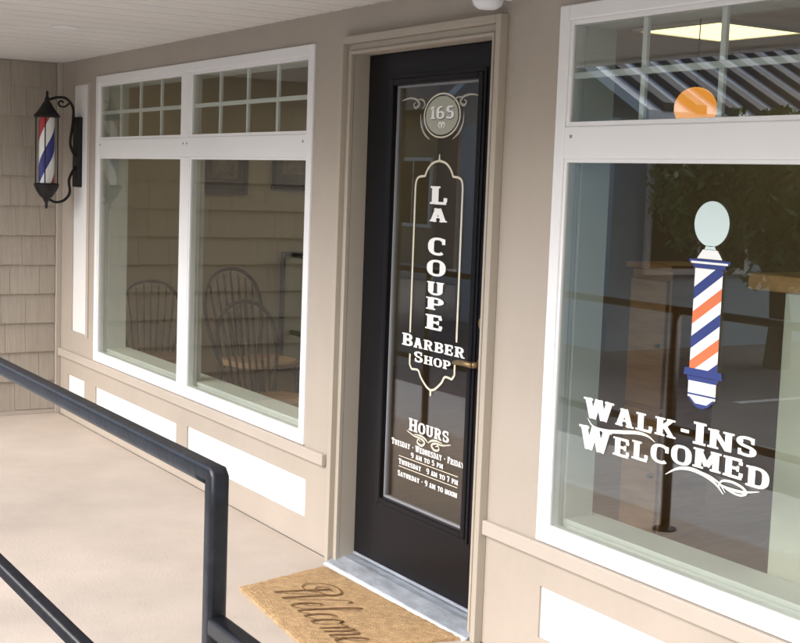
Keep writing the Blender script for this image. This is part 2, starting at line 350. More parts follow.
# ------------------------------------------------------------------ lettering: slab-serif glyphs drawn with a broad pen
TX, TY = .128, .074
def arc(cx, cy, rx, ry, a0, a1, n=9, p=2.6):
    out = []
    for k in range(n+1):
        a = R(a0+(a1-a0)*k/n); c, s = math.cos(a), math.sin(a)
        out.append((cx+rx*math.copysign(abs(c)**(2/p), c), cy+ry*math.copysign(abs(s)**(2/p), s)))
    return out
def st(x, b=1, t=1, y0=0, y1=1):            # stem with slab serifs
    out = [('s', [(x, y0), (x, y1)])]
    if b: out.append(('b', x-TX-.085, x+TX+.085, y0, y0+.105))
    if t: out.append(('b', x-TX-.085, x+TX+.085, y1-.105, y1))
    return out
def bar(a, b, y): return [('b', a, b, y-TY, y+TY)]
def tick(x, y0, y1, w=.075): return [('b', x-w, x+w, y0, y1)]
GL = {
 'A': (.86, [('s', [(.40,1),(.17,0)]), ('s', [(.44,1),(.69,0)]), ('b',.02,.36,0,.10), ('b',.50,.86,0,.10), ('b',.24,.60,.28,.39), ('b',.22,.56,.90,1)]),
 'B': (.82, st(.22)+[('s', [(.22,.94)]+arc(.42,.735,.24,.205,90,-90)+[(.22,.53)]), ('s', [(.22,.47)]+arc(.44,.265,.27,.203,90,-90)+[(.22,.062)])]),
 'C': (.82, [('s', arc(.44,.5,.31,.44,48,312,16))]+tick(.71,.62,.95)),
 'D': (.86, st(.22)+[('s', [(.22,.94)]+arc(.40,.5,.34,.44,90,-90,12)+[(.22,.06)])]),
 'E': (.80, st(.22)+bar(.22,.72,.94)+bar(.22,.60,.5)+bar(.22,.74,.06)+tick(.68,.70,.88)+tick(.70,.12,.32)+tick(.58,.36,.64,.05)),
 'F': (.76, st(.22)+bar(.22,.72,.94)+bar(.22,.58,.5)+tick(.68,.68,.88)+tick(.56,.36,.64,.05)),
 'H': (.96, st(.22)+st(.74)+bar(.33,.63,.5)),
 'I': (.44, st(.22)),
 'K': (.92, st(.22)+[('s', [(.70,.97),(.32,.45)]), ('s', [(.42,.58),(.74,.03)]), ('b',.52,.90,0,.10), ('b',.50,.86,.9,1)]),
 'L': (.76, st(.22)+bar(.22,.70,.06)+tick(.66,.12,.36)),
 'M': (1.10, st(.20)+st(.90)+[('s', [(.22,.97),(.55,.18)]), ('s', [(.88,.97),(.55,.18)])]),
 'N': (.98, st(.20)+st(.78,b=0)+[('s', [(.22,.98),(.76,.04)])]),
 'O': (.84, [('s', arc(.42,.5,.305,.44,0,360,28))]),
 'P': (.80, st(.22)+[('s', [(.22,.94)]+arc(.42,.70,.25,.24,90,-90)+[(.22,.46)])]),
 'R': (.90, st(.22)+[('s', [(.22,.94)]+arc(.42,.72,.25,.22,90,-90)+[(.22,.50)]), ('s', [(.50,.5),(.70,.04)]), ('b',.60,.90,0,.10)]),
 'S': (.78, [('s', arc(.39,.73,.25,.21,30,90,4)+arc(.39,.73,.25,.21,90,250,8)+arc(.39,.27,.25,.21,70,-150,12)), ]+tick(.62,.66,.98,.06)+tick(.15,.02,.34,.06)),
 'T': (.86, st(.43,t=0)+bar(.08,.78,.94)+tick(.13,.66,.88)+tick(.73,.66,.88)),
 'U': (.92, [('s', [(.22,1),(.22,.36)]+arc(.46,.34,.24,.28,180,360,10)+[(.70,.36),(.70,1)]), ('b',.02,.42,.9,1), ('b',.50,.90,.9,1)]),
 'W': (1.22, [('s', [(.18,1),(.38,.02)]), ('s', [(.60,1),(.40,.02)]), ('s', [(.62,1),(.82,.02)]), ('s', [(1.04,1),(.84,.02)]), ('b',.0,.38,.9,1), ('b',.46,.78,.9,1), ('b',.86,1.22,.9,1)]),
 'Y': (.88, st(.44,t=0,y1=.45)+[('s', [(.16,.98),(.44,.42)]), ('s', [(.72,.98),(.44,.42)]), ('b',.0,.36,.9,1), ('b',.52,.88,.9,1)]),
 '-': (.44, [('b',.08,.36,.40,.55)]),
 ' ': (.42, []),
 '1': (.50, st(.27,t=0)+[('s', [(.27,.97),(.08,.78)])]),
 '5': (.78, bar(.18,.66,.93)+[('s', [(.22,.93),(.20,.56)]), ('s', [(.20,.54)]+arc(.38,.30,.26,.25,100,-150,12))]),
 '6': (.78, [('s', arc(.39,.30,.25,.24,0,360,20)), ('s', arc(.44,.45,.31,.49,75,180,8))]),
 '7': (.74, bar(.08,.66,.93)+[('s', [(.60,.90),(.30,0)])]+tick(.12,.70,.9,.06)),
 '9': (.78, [('s', arc(.39,.70,.25,.24,0,360,20)), ('s', arc(.34,.55,.31,.49,0,-105,8))]),
}
EPS = .00010
def pen(mb, pts, tx, ty, y, mi=0):
    """ribbon in the xz plane; pts already in world x, z; tx / ty half widths for upright / level strokes"""
    n = len(pts); vs = []
    for i in range(n):
        a = pts[max(i-1, 0)]; b = pts[min(i+1, n-1)]; dx, dz = b[0]-a[0], b[1]-a[1]; l = math.hypot(dx, dz) or 1
        nx, nz = -dz/l, dx/l
        vs += [(pts[i][0]+nx*tx, y, pts[i][1]+nz*ty), (pts[i][0]-nx*tx, y, pts[i][1]-nz*ty)]
    mb.add(vs, [(2*i, 2*i+1, 2*i+3, 2*i+2) for i in range(n-1)], mi)
def line_w(txt, sc):
    return sum(GL[c.upper()][0]*(sc if c.islower() else 1)+.06 for c in txt)-.06
def text(mb, txt, x0, x1, z, h, y, sc=.80, mi=0, zfun=None, wx=1.0):
    """one line of lettering; returns one mesh builder per word"""
    w = line_w(txt, sc); sx = (x1-x0)/w; x = x0; words = [mb]
    for ci, c in enumerate(txt):
        if words[-1].v and (c in ' -' or txt[ci-1] in ' -'): words.append(MB())
        mb = words[-1]
        s = sc if c.islower() else 1; wd, el = GL[c.upper()]
        dz = zfun((x+wd*s*sx/2-x0)/(x1-x0)) if zfun else 0
        for k, e in enumerate(el):
            yy = y-EPS*(k % 14)
            if e[0] == 's':
                pen(mb, [(x+p[0]*s*sx, z+dz+p[1]*s*h) for p in e[1]], TX*s*sx*wx, TY*s*h, yy, mi)
            else:
                a, b, c0, d0 = e[1:]
                mb.add([(x+a*s*sx, yy, z+dz+c0*s*h), (x+b*s*sx, yy, z+dz+c0*s*h), (x+b*s*sx, yy, z+dz+d0*s*h), (x+a*s*sx, yy, z+dz+d0*s*h)], [(0,1,2,3)], mi)
        x += (wd*s+.06)*sx
    return [m_ for m_ in words if m_.v]
def crom(P, n=8, closed=False):
    out = []; m = len(P)
    for i in range(m-1):
        p0 = P[max(i-1, 0)]; p1 = P[i]; p2 = P[i+1]; p3 = P[min(i+2, m-1)]
        for k in range(n):
            t = k/n; t2, t3 = t*t, t*t*t
            out.append(tuple(.5*(2*b+(c-a)*t+(2*a-5*b+4*c-d)*t2+(3*b-a-3*c+d)*t3) for a, b, c, d in zip(p0, p1, p2, p3)))
    out.append(tuple(P[-1])); return out
def taper(mb, pts, wmax, y, mi=0, wmin=.15):
    n = len(pts); vs = []
    for i in range(n):
        a = pts[max(i-1, 0)]; b = pts[min(i+1, n-1)]; dx, dz = b[0]-a[0], b[1]-a[1]; l = math.hypot(dx, dz) or 1
        w = wmax*(wmin+(1-wmin)*math.sin(math.pi*i/(n-1))); nx, nz = -dz/l*w, dx/l*w
        vs += [(pts[i][0]+nx, y, pts[i][1]+nz), (pts[i][0]-nx, y, pts[i][1]-nz)]
    mb.add(vs, [(2*i, 2*i+1, 2*i+3, 2*i+2) for i in range(n-1)], mi)
def disc(mb, cx, cz, rx, rz, y, mi=0, n=36):
    mb.add([(cx+rx*math.cos(2*math.pi*k/n), y, cz+rz*math.sin(2*math.pi*k/n)) for k in range(n)], [tuple(range(n))], mi)
def poly(mb, pts, y, mi=0): mb.add([(a, y, b) for a, b in pts], [tuple(range(len(pts)))], mi)

# ---- on the door glass
YG = YD+.0175
def L(mb, m, parent=door, name='lettering'):
    for q_ in (mb if isinstance(mb, list) else [mb]): B(q_, name, m, parent)
letters = [('L', 1.497, .066), ('A', 1.432, .049), ('C', 1.308, .065), ('O', 1.230, .060), ('U', 1.159, .049), ('P', 1.103, .046), ('E', 1.029, .055)]
for grp_ in (letters[:2], letters[2:]):
    g = MB()
    for c, z, h in grp_: text(g, c, -.278, -.157, z, h, YG, wx=1.1)
    L(g, 'vinyl_white')
L(text(MB(), 'Barber', -.440, -.006, .947, .047, YG), 'vinyl_white')
L(text(MB(), 'Shop', -.349, -.095, .893, .040, YG), 'vinyl_white')
L(text(MB(), 'Hours', -.368, -.086, .622, .048, YG, sc=.86), 'vinyl_white')
L(text(MB(), 'Tuesday - Wednesday - Friday', -.490, .018, .547, .024, YG, sc=.86, wx=1.1), 'vinyl_white')
L(text(MB(), '9 am to 5 pm', -.345, -.118, .518, .020, YG, sc=.86, wx=1.1), 'vinyl_white')
L(text(MB(), 'Thursday   9 am to 7 pm', -.432, -.016, .478, .021, YG, sc=.86, wx=1.1), 'vinyl_white')
L(text(MB(), 'Saturday - 9 am to noon', -.436, -.018, .430, .021, YG, sc=.86, wx=1.1), 'vinyl_white')
for z in (.508, .467): L(MB().box(-.432, -.018, YG-.0002, YG-.0001, z, z+.003), 'vinyl_cream', name='rule_line')
g = MB()
for s in (-1, 1):
    cx = -.226
    taper(g, crom([(cx+s*.155, .618), (cx+s*.10, .606), (cx+s*.05, .604), (cx+s*.025, .592), (cx+s*.045, .578), (cx+s*.075, .584), (cx+s*.07, .598), (cx+s*.052, .592)]), .0045, YG-.0003*(s+2), wmin=.3)
    taper(g, crom([(cx+s*.10, .612), (cx+s*.055, .615), (cx+s*.02, .608), (cx, .596)]), .004, YG-.0001*(s+12))
L(g, 'vinyl_cream', name='flourish')
# plaque outline
cx = -.223
half = [(0, 1.657), (.045, 1.648), (.078, 1.625), (.095, 1.600), (.135, 1.596), (.154, 1.583), (.160, 1.555), (.160, 1.0)]
low = [(.155, .918), (.155, .878), (.140, .862), (.128, .862), (.092, .862), (.072, .838), (.030, .808), (0, .799)]
g = MB()
for s in (-1, 1):
    pen(g, [(cx+s*a, b) for a, b in crom(half[:4], 5)[:-1]+crom(half[3:7], 5)+[half[7]]], .0055, .0042, YG-.0001*(s+2))
    pen(g, [(cx+s*a, b) for a, b in low[:2]+crom(low[1:4], 4)+crom(low[3:], 5)], .0055, .0042, YG-.0001*(s+2))
poly(g, [(cx-.006, 1.655), (cx+.006, 1.655), (cx+.003, 1.682), (cx-.003, 1.682)], YG-.0005); poly(g, [(cx-.004, .776), (cx+.004, .776), (cx+.006, .80), (cx-.006, .80)], YG-.0005)
L(g, 'vinyl_cream', name='plaque_outline')
# number badge
bx_, bz_ = -.219, 1.823
g = MB(); disc(g, bx_, bz_, .108, .071, YG); L(g, 'etched_glass', name='number_badge')
g = MB(); pen(g, [(bx_+.120*math.cos(R(a)), bz_+.080*math.sin(R(a))) for a in range(0, 361, 10)], .004, .003, YG); L(g, 'vinyl_cream', name='badge_ring')
g = MB(); text(g, '165', bx_-.080, bx_+.082, bz_-.012, .046, YG-.0004); L(g, 'vinyl_white', name='number')
g = MB(); text(g, '165', bx_-.076, bx_+.086, bz_-.015, .046, YG-.0002); L(g, 'roof_rib', name='number_shadow')
g = MB()
for s in (-1, 1):
    taper(g, crom([(bx_+s*.012, bz_-.046), (bx_+s*.02, bz_-.032), (bx_+s*.006, bz_-.026), (bx_, bz_-.048)]), .003, YG-.0004, wmin=.5)
L(g, 'vinyl_white', name='flourish')
for s in (-1, 1):
    g = MB()
    e = GX[1]-.02 if s > 0 else GX[0]+.02
    taper(g, crom([(e, 1.885), (e-s*.05, 1.893), (e-s*.10, 1.888), (e-s*.125, 1.868), (e-s*.10, 1.856), (e-s*.085, 1.868), (e-s*.10, 1.876)]), .005, YG-.0002, wmin=.3)
    taper(g, crom([(e-s*.10, 1.885), (e-s*.145, 1.885), (e-s*.165, 1.868), (e-s*.15, 1.85)]), .004, YG-.0004)
    taper(g, crom([(bx_+s*.145, bz_+.01), (bx_+s*.14, bz_-.03), (bx_+s*.115, bz_-.065), (bx_+s*.075, bz_-.088)]), .005, YG-.0003)
    L(g, 'etched_line', name='scrollwork')

# ---- on the right window glass
YW = .0040
def LW(mb, m, name='lettering'):
    for q_ in (mb if isinstance(mb, list) else [mb]):
        q_.v = [(a+.022, b, c+.005) for a, b, c in q_.v]; B(q_, name, m, rwin)
def lerp(t, T):
    for (a, p), (b, q) in zip(T, T[1:]):
        if t <= b: return p+(q-p)*(t-a)/(b-a)
    return T[-1][1]
LW(text(MB(), 'Walk-Ins', .745, 1.460, .867, .062, YW, sc=.84, zfun=lambda t: .009*t), 'vinyl_white')
LW(text(MB(), 'Welcomed', .730, 1.508, .768, .072, YW, sc=.76, zfun=lambda t: lerp(t, [(0, -.003), (.22, .008), (.35, .014), (.46, .022), (.57, .035), (.68, .041), (.82, .042), (1, .026)])), 'vinyl_white')
g = MB(); taper(g, crom([(.770, .868), (.800, .846), (.86, .843), (.93, .852), (1.0, .862), (1.045, .860), (1.075, .848)]), .0055, YW-.003, wmin=.1); LW(g, 'vinyl_white', 'flourish')
g = MB()
taper(g, crom([(1.125, .765), (1.17, .790), (1.22, .800), (1.275, .795), (1.32, .780), (1.352, .757)]), .0055, YW-.0030, wmin=.1)
taper(g, crom([(1.20, .798), (1.27, .799), (1.33, .786), (1.36, .762)]), .003, YW-.0031)
taper(g, crom([(1.352, .757), (1.335, .775), (1.345, .792), (1.38, .797), (1.42, .790), (1.435, .777), (1.41, .767), (1.37, .772), (1.33, .786)]), .0035, YW-.0032, wmin=.4)
taper(g, crom([(1.335, .782), (1.37, .777), (1.42, .778), (1.482, .792)]), .004, YW-.0033, wmin=.1)
LW(g, 'vinyl_white', 'flourish')
# barber pole decal: white ground, stripes clipped to the shaft
PXC = 1.2485
g = MB()
disc(g, PXC, 1.484, .066, .062, YW-.003, 2)
poly(g, [(PXC-.016, 1.424), (PXC+.016, 1.424), (PXC+.022, 1.414), (PXC-.022, 1.414)], YW-.003, 2)
poly(g, [(PXC-.028, 1.413), (PXC+.028, 1.413), (PXC+.048, 1.388), (PXC-.048, 1.388)], YW-.003, 0)
poly(g, [(PXC-.078, 1.386), (PXC+.078, 1.386), (PXC+.078, 1.376), (PXC-.078, 1.376)], YW-.003, 3)
poly(g, [(PXC-.070, 1.380), (PXC+.070, 1.380), (PXC+.070, 1.374), (PXC-.070, 1.374)], YW-.0033, 0)
poly(g, [(PXC-.064, 1.373), (PXC+.064, 1.373), (PXC+.060, 1.362), (PXC-.060, 1.362)], YW-.003, 3)
xl, xr, zb, zt = PXC-.053, PXC+.053, 1.080, 1.361
poly(g, [(xl, zb), (xr, zb), (xr, zt), (xl, zt)], YW-.0028, 0)
def clip(pts, z0, z1):
    for lim, sgn in ((z0, 1), (z1, -1)):
        out = []
        for i in range(len(pts)):
            a, b = pts[i], pts[(i+1) % len(pts)]; ia, ib = sgn*(a[1]-lim) >= 0, sgn*(b[1]-lim) >= 0
            if ia: out.append(a)
            if ia != ib: t = (lim-a[1])/(b[1]-a[1]); out.append((a[0]+(b[0]-a[0])*t, lim))
        pts = out
        if not pts: break
    return pts
for k, mi in enumerate((3, 1, 3, 1, 3)):
    z0 = 1.0 + k*.0685
    n = 8; edge = [(xl+(xr-xl)*i/n, z0+.072*i/n) for i in range(n+1)]
    pts = clip(edge+[(a, b+.034) for a, b in reversed(edge)], zb, zt)
    if len(pts) > 2: poly(g, pts, YW-.0032, mi)
poly(g, [(PXC-.070, 1.083), (PXC+.070, 1.083), (PXC+.074, 1.062), (PXC-.074, 1.062)], YW-.0036, 3)
poly(g, [(PXC-.060, 1.061), (PXC+.060, 1.061), (PXC+.056, 1.048), (PXC-.056, 1.048)], YW-.0036, 3)
poly(g, [(PXC-.053, 1.058), (PXC+.053, 1.058), (PXC+.053, 1.004), (PXC+.03, .988), (PXC-.03, .988), (PXC-.053, 1.004)], YW-.0034, 0)
poly(g, [(PXC-.053, 1.014), (PXC+.053, 1.014), (PXC+.053, 1.009), (PXC-.053, 1.009)], YW-.0038, 3)
poly(g, [(PXC-.053, 1.003), (PXC+.053, 1.003), (PXC+.028, .982), (PXC+.010, .975), (PXC-.010, .975), (PXC-.028, .982)], YW-.0037, 3)
poly(g, [(PXC-.044, 1.003), (PXC+.044, 1.003), (PXC+.022, .987), (PXC-.022, .987)], YW-.0039, 0)
LW(g, ['vinyl_white', 'vinyl_orange', 'vinyl_pale', 'vinyl_blue'], 'barber_pole_decal')

# ---- roof, gable-free canopy over shop and porch, rear shell
g = MB(); g.box(-6.2, XR+.3, -2.05, 6.2, 2.63, 2.95)
B(g, 'roof', 'roofing')
B(MB().box(XL-.2, XR+.2, -2.05, -1.95, 2.235, 2.63), 'fascia', 'white_panel', bevel=.004)
for px in (-1.9, 4.55):
    B(MB().box(px-.06, px+.06, -1.84, -1.72, .001, 2.2525), 'porch_column', 'trim_paint', bevel=.006)
B(MB().box(XR, XR+.14, .0, 6, -.3, 2.63), 'end_wall', 'taupe_paint')

# ------------------------------------------------------------------ shingled wing closing the porch on the left
wing = thing('shingled_wing_wall', 'taupe shake-sided end wall behind the barber pole lantern', 'wall', (XL, -1.0, 0))
def WG(mb, name, m, bevel=0):
    o = mb.build(name, m, None, bevel); o.data.transform(Matrix.Translation(-wing.location)); o.parent = wing; return o
WY = -2.05
WG(MB().box(XL-.16, XL-.001, WY, .0, -.3, 2.62), 'wall', 'taupe_paint')
WG(MB().box(XL, XL+.016, WY+.02, -.036, .0005, .030), 'base_strip', 'trim_paint', .002)
WG(MB().box(XL-.165, XL+.022, WY-.02, WY+.018, -.29, ZC-.002), 'corner_board', 'trim_paint', .003)
zc0 = .032; course = .1875
for r in range(12):
    z0 = zc0+r*course; z1 = min(z0+course+.012, ZC-.003)
    if z0 > ZC-.02: break
    y = -.0365; 
    while y > WY+.03:
        wdt = random.choice((.10, .13, .155, .19, .215)); y2 = max(y-wdt, WY+.022)
        if y2-WY < .06: y2 = WY+.022
        j = random.uniform(-.0015, .0015); t = random.uniform(.0185, .021)
        mb = MB(); a, b = y2+.0009, y-.0009; zb_ = z0+j
        mb.add([(XL+.0004,a,zb_),(XL+t,a,zb_),(XL+t,b,zb_),(XL+.0004,b,zb_),(XL+.0004,a,z1),(XL+.003,a,z1),(XL+.003,b,z1),(XL+.0004,b,z1)],
               [(0,3,2,1),(4,5,6,7),(0,1,5,4),(1,2,6,5),(2,3,7,6),(3,0,4,7)])
        WG(mb, 'shingle', random.choice(('shingle', 'shingle', 'shingle_b', 'shingle_c'))); y = y2

# ------------------------------------------------------------------ barber pole lantern
lx, ly = -4.19, -.196
lan = thing('barber_pole_lantern', 'black iron wall lantern holding a red, white and blue barber pole', 'wall lantern', (lx, 0, 1.69))
def LN(mb, name, m, bevel=0, smooth=False, parent=None):
    o = mb.build(name, m, None, bevel, smooth); o.data.transform(Matrix.Translation(-lan.location)); o.parent = parent or lan; return o
LN(MB().box(lx-.058, lx+.058, -.018, .0118, 1.475, 1.905), 'back_plate', 'black_iron', .006)
g = MB()
top = crom([(lx, -.018, 1.66), (lx, -.05, 1.74), (lx, -.035, 1.87), (lx, -.035, 1.96), (lx, -.075, 2.012), (lx, -.13, 2.018), (lx, -.175, 2.005), (lx, -.196, 2.0)], 6)
g.tube(top, .0085, 8); LN(g, 'upper_arm', 'black_iron', smooth=True)
g = MB(); g.tube(crom([(lx, -.018, 1.60), (lx, -.055, 1.52), (lx, -.05, 1.44), (lx, -.085, 1.392), (lx, -.14, 1.378), (lx, -.185, 1.40), (lx, -.196, 1.405)], 6), .0085, 8); LN(g, 'lower_arm', 'black_iron', smooth=True)
g = MB(); g.tube(crom([(lx, -.06, 1.985), (lx, -.085, 1.965), (lx, -.115, 1.965), (lx, -.125, 1.985), (lx, -.108, 1.998), (lx, -.095, 1.987)], 6), .006, 8); LN(g, 'scroll', 'black_iron', smooth=True)
LN(MB().lathe([(.074, 1.892), (.080, 1.898), (.078, 1.906), (.060, 1.926), (.040, 1.955), (.022, 1.985), (.014, 1.995), (.018, 2.004), (.010, 2.014), (.007, 2.032), (.010, 2.040), (.006, 2.048), (.001, 2.055)], lx, ly, 28), 'cap', 'black_iron', smooth=False)
LN(MB().lathe([(.001, 1.335), (.007, 1.342), (.010, 1.358), (.008, 1.372), (.014, 1.382), (.020, 1.396), (.040, 1.415), (.062, 1.448), (.072, 1.470), (.076, 1.486), (.070, 1.494)], lx, ly, 28), 'cup', 'black_iron', smooth=False)
g = MB(); NS, NZ = 36, 48
za, zb2 = 1.494, 1.892; rad = .047
vs = [(lx+rad*math.cos(2*math.pi*k/NS), ly+rad*math.sin(2*math.pi*k/NS), za+(zb2-za)*j/NZ) for j in range(NZ+1) for k in range(NS)]
g.v = vs
# helical stripes: faces shear with the helix so that edges stay clean
g.v = []
turns = .72; HEL = R(15)
for j in range(NZ+1):
    for k in range(NS):
        a = 2*math.pi*(k/NS)+2*math.pi*turns*j/NZ+HEL
        g.v.append((lx+rad*math.cos(a), ly+rad*math.sin(a), za+(zb2-za)*j/NZ))
for j in range(NZ):
    for k in range(NS):
        g.f.append((j*NS+k, j*NS+(k+1) % NS, (j+1)*NS+(k+1) % NS, (j+1)*NS+k))
        u = k/NS; g.m.append(1 if u < .25 else (2 if .5 <= u < .75 else 0))
LN(g, 'striped_pole', ['pole_white', 'pole_red', 'pole_blue'], smooth=True)
LN(MB().lathe([(.0605, 1.4945), (.0605, 1.8915)], lx, ly, 32, caps=False), 'glass_cylinder', 'lamp_glass', smooth=True)
for k in range(4):
    a = math.pi/4+k*math.pi/2 + .35
    LN(MB().tube([(lx+.066*math.cos(a), ly+.066*math.sin(a), 1.490), (lx+.066*math.cos(a), ly+.066*math.sin(a), 1.896)], .0038, 8), 'cage_bar', 'black_iron')

# ------------------------------------------------------------------ jar light over the door
jar = thing('jar_wall_light', 'frosted white glass wall light above the black door', 'wall light', (.298, 0, 2.169))
def J(mb, name, m, smooth=False):
    o = mb.build(name, m, jar, 0, smooth); return o
J(MB().tube([(0, -.0005, .045), (0, -.015, .045)], .036, 24), 'back_plate', 'white_panel')
J(MB().tube([(0, -.012, .045), (0, -.06, .052), (0, -.092, .044)], .012, 16), 'arm', 'white_panel')
J(MB().lathe([(.001, -.028), (.030, -.026), (.046, -.015), (.052, .003), (.052, .012)], 0, -.092, 28), 'glass_jar', 'frosted_glass', smooth=True)
J(MB().lathe([(.054, .010), (.054, .034), (.03, .044), (.001, .046)], 0, -.092, 28), 'cap', 'white_panel', smooth=False)

# ------------------------------------------------------------------ door mat
MATC = [(-.595, -.512), (.135, -.590), (.245, -.062), (-.705, -.085)]
matc = (-.23, -.31)
mt = thing('door_mat', 'tan coir door mat with a brown script greeting on the porch floor', 'door mat', (matc[0], matc[1], .0005))
def mp(u, v):      # bilinear inside the mat, local coordinates
    a, b, c, d = MATC
    x = (a[0]*(1-u)+b[0]*u)*(1-v)+(d[0]*(1-u)+c[0]*u)*v; y = (a[1]*(1-u)+b[1]*u)*(1-v)+(d[1]*(1-u)+c[1]*u)*v
    return x-matc[0], y-matc[1]
g = MB(); NU, NV = 60, 36
for lay in (1, 0):
    for j in range(NV+1):
        for i in range(NU+1):
            x, y = mp(i/NU, j/NV); e = (i in (0, NU) or j in (0, NV))
            if e: x += random.uniform(-.003, .003); y += random.uniform(-.003, .003)
            g.v.append((x, y, (.013+random.uniform(-.0015, .0015)-(.003 if e else 0)) if lay else 0.0))
off = (NU+1)*(NV+1)
for j in range(NV):
    for i in range(NU):
        a = j*(NU+1)+i; g.f.append((a, a+1, a+NU+2, a+NU+1)); g.m.append(0)
bd = [i for i in range(NU+1)]+[j*(NU+1)+NU for j in range(1, NV+1)]+[NV*(NU+1)+i for i in range(NU-1, -1, -1)]+[j*(NU+1) for j in range(NV-1, 0, -1)]
for a, b in zip(bd, bd[1:]+bd[:1]): g.f.append((a, off+a, off+b, b)); g.m.append(0)
pad = g.build('coir_pad', 'coir', mt)
g = MB()
for k in range(16000):
    x, y = mp(random.random(), random.random()); a = random.uniform(0, 6.28); l = random.uniform(.002, .007); h = random.uniform(.0005, .0035)
    dx, dy = math.cos(a)*l, math.sin(a)*l; w = .0006; z = .0125
    g.add([(x-dy/l*w, y+dx/l*w, z), (x+dy/l*w, y-dx/l*w, z), (x+dx, y+dy, z+h)], [(0, 1, 2)])
fb = g.build('coir_fibre', 'coir_fibre', pad); fb['kind'] = 'stuff'
def shift(P, d): return [(a+d, b) for a, b in P]
ee = [(1.05, .26), (1.2, .36), (1.26, .5), (1.18, .58), (1.09, .42), (1.1, .2), (1.2, .1), (1.36, .2)]
script = [
 [(.52, .74), (.36, .62), (.14, .64), (.0, .80), (.06, 1.02), (.3, 1.14), (.62, 1.10), (.74, .94), (.62, .80), (.36, .78), (.22, .88), (.34, 1.0), (.52, .98)],
 [(.40, 1.0), (.38, .6), (.42, .1), (.56, .45), (.72, .92)], [(.72, .92), (.72, .5), (.76, .1), (.92, .55), (1.02, .95), (1.14, 1.06), (1.2, .98)],
 ee, [(1.36, .2), (1.52, .7), (1.56, 1.0), (1.49, 1.06), (1.43, .7), (1.44, .2), (1.52, .1), (1.64, .22)],
 [(1.90, .46), (1.82, .56), (1.70, .45), (1.68, .22), (1.78, .1), (1.94, .22)],
 [(2.10, .56), (1.99, .45), (1.97, .2), (2.06, .1), (2.18, .2), (2.19, .45), (2.10, .56), (2.20, .47), (2.33, .52)],
 [(2.33, .52), (2.38, .48), (2.36, .1)], [(2.36, .3), (2.47, .57), (2.55, .45), (2.53, .1)], [(2.53, .3), (2.65, .57), (2.73, .45), (2.71, .15), (2.80, .12), (2.88, .22)],
 shift(ee, 1.80)]
g = MB(); ca, sa = math.cos(R(-5)), math.sin(R(-5)); S_ = .222
for i, P in enumerate(script):
    Q = crom(P, 7); W = []
    for a, b in Q:
        a2 = a*S_+b*.05; b2 = b*.235; W.append((a2*ca-b2*sa, a2*sa+b2*ca))
    ox, oy = -.565-matc[0], -.440-matc[1]; n = len(W); vs = []
    for k in range(n):
        p, q = W[max(k-1, 0)], W[min(k+1, n-1)]; dx, dy = q[0]-p[0], q[1]-p[1]; l = math.hypot(dx, dy) or 1
        w = .0024+.0034*max(0, -dy/l); z = .0168+.0001*i
        vs += [(W[k][0]+ox-dy/l*w, W[k][1]+oy+dx/l*w, z), (W[k][0]+ox+dy/l*w, W[k][1]+oy-dx/l*w, z)]
    g.add(vs, [(2*k, 2*k+1, 2*k+3, 2*k+2) for k in range(n-1)])
g.build('script_lettering', 'coir_ink', mt)

# ------------------------------------------------------------------ porch railing
RY = -1.66
rail = thing('porch_railing', 'black painted pipe railing along the open edge of the porch', 'railing', (0, RY, 0))
def RL(mb, name, m='rail_paint', smooth=True): return mb.build(name, m, rail, 0, smooth)
rt = .0184
XP = 1.762
def rnd(z, xa): return crom([(xa-.12, 0, z), (xa-.05, 0, z), (xa-.012, 0, z-.010), (xa, 0, z-.045), (xa, 0, z-.12)], 5)
zt_ = 1.036
RL(MB().tube([(-4.50, 0, zt_), (-2, 0, zt_), (0, 0, zt_), (XP-.06, 0, zt_), (XP-.004, 0, zt_), (XP, 0, zt_-.004), (XP, 0, zt_-.06), (XP, 0, .5), (XP, 0, .006)], rt, 32, sq=4.5), 'end_post_and_top_rail')
RL(MB().tube([(-4.50, 0, .485), (XP-rt+.004, 0, .485)], rt, 32, sq=4.5), 'lower_rail')
RL(MB().tube([(XP+rt-.004, 0, .765), (3.1, 0, .755), (3.14, 0, .745), (3.15, 0, .71), (3.15, 0, .006)], rt, 32, sq=4.5), 'step_handrail')
for px in (-.6, -2.96):
    RL(MB().tube([(px, 0, .006), (px, 0, zt_-rt+.005)], rt, 32, sq=4.5), 'post')
for px in (-.6, -2.96, XP, 3.15):
    RL(MB().lathe([(.055, .0005), (.055, .007), (.030, .012), (.027, .016)], px, 0, 24), 'foot_plate', smooth=False)

# ------------------------------------------------------------------ the room behind the glass
IX0, IX1, IY1, IZ = -5.8, XR, 3.7, 2.5
struct(MB().box(IX0-.1, IX1, .1605, IY1+.1, -.2, .0).build('interior_floor', 'room_floor'))
struct(MB().box(IX0-.1, IX1, .1605, IY1+.1, IZ, IZ+.1).build('interior_ceiling', 'room_ceiling'))
struct(MB().box(IX0-.1, IX0, .1605, IY1, .0005, IZ-.0005).build('interior_wall_left', 'room_wall'))
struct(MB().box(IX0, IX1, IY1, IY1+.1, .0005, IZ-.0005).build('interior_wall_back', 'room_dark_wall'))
struct(MB().box(IX1-.01, IX1-.001, .1605, IY1, .0005, IZ-.0005).build('interior_wall_right', 'room_wall'))

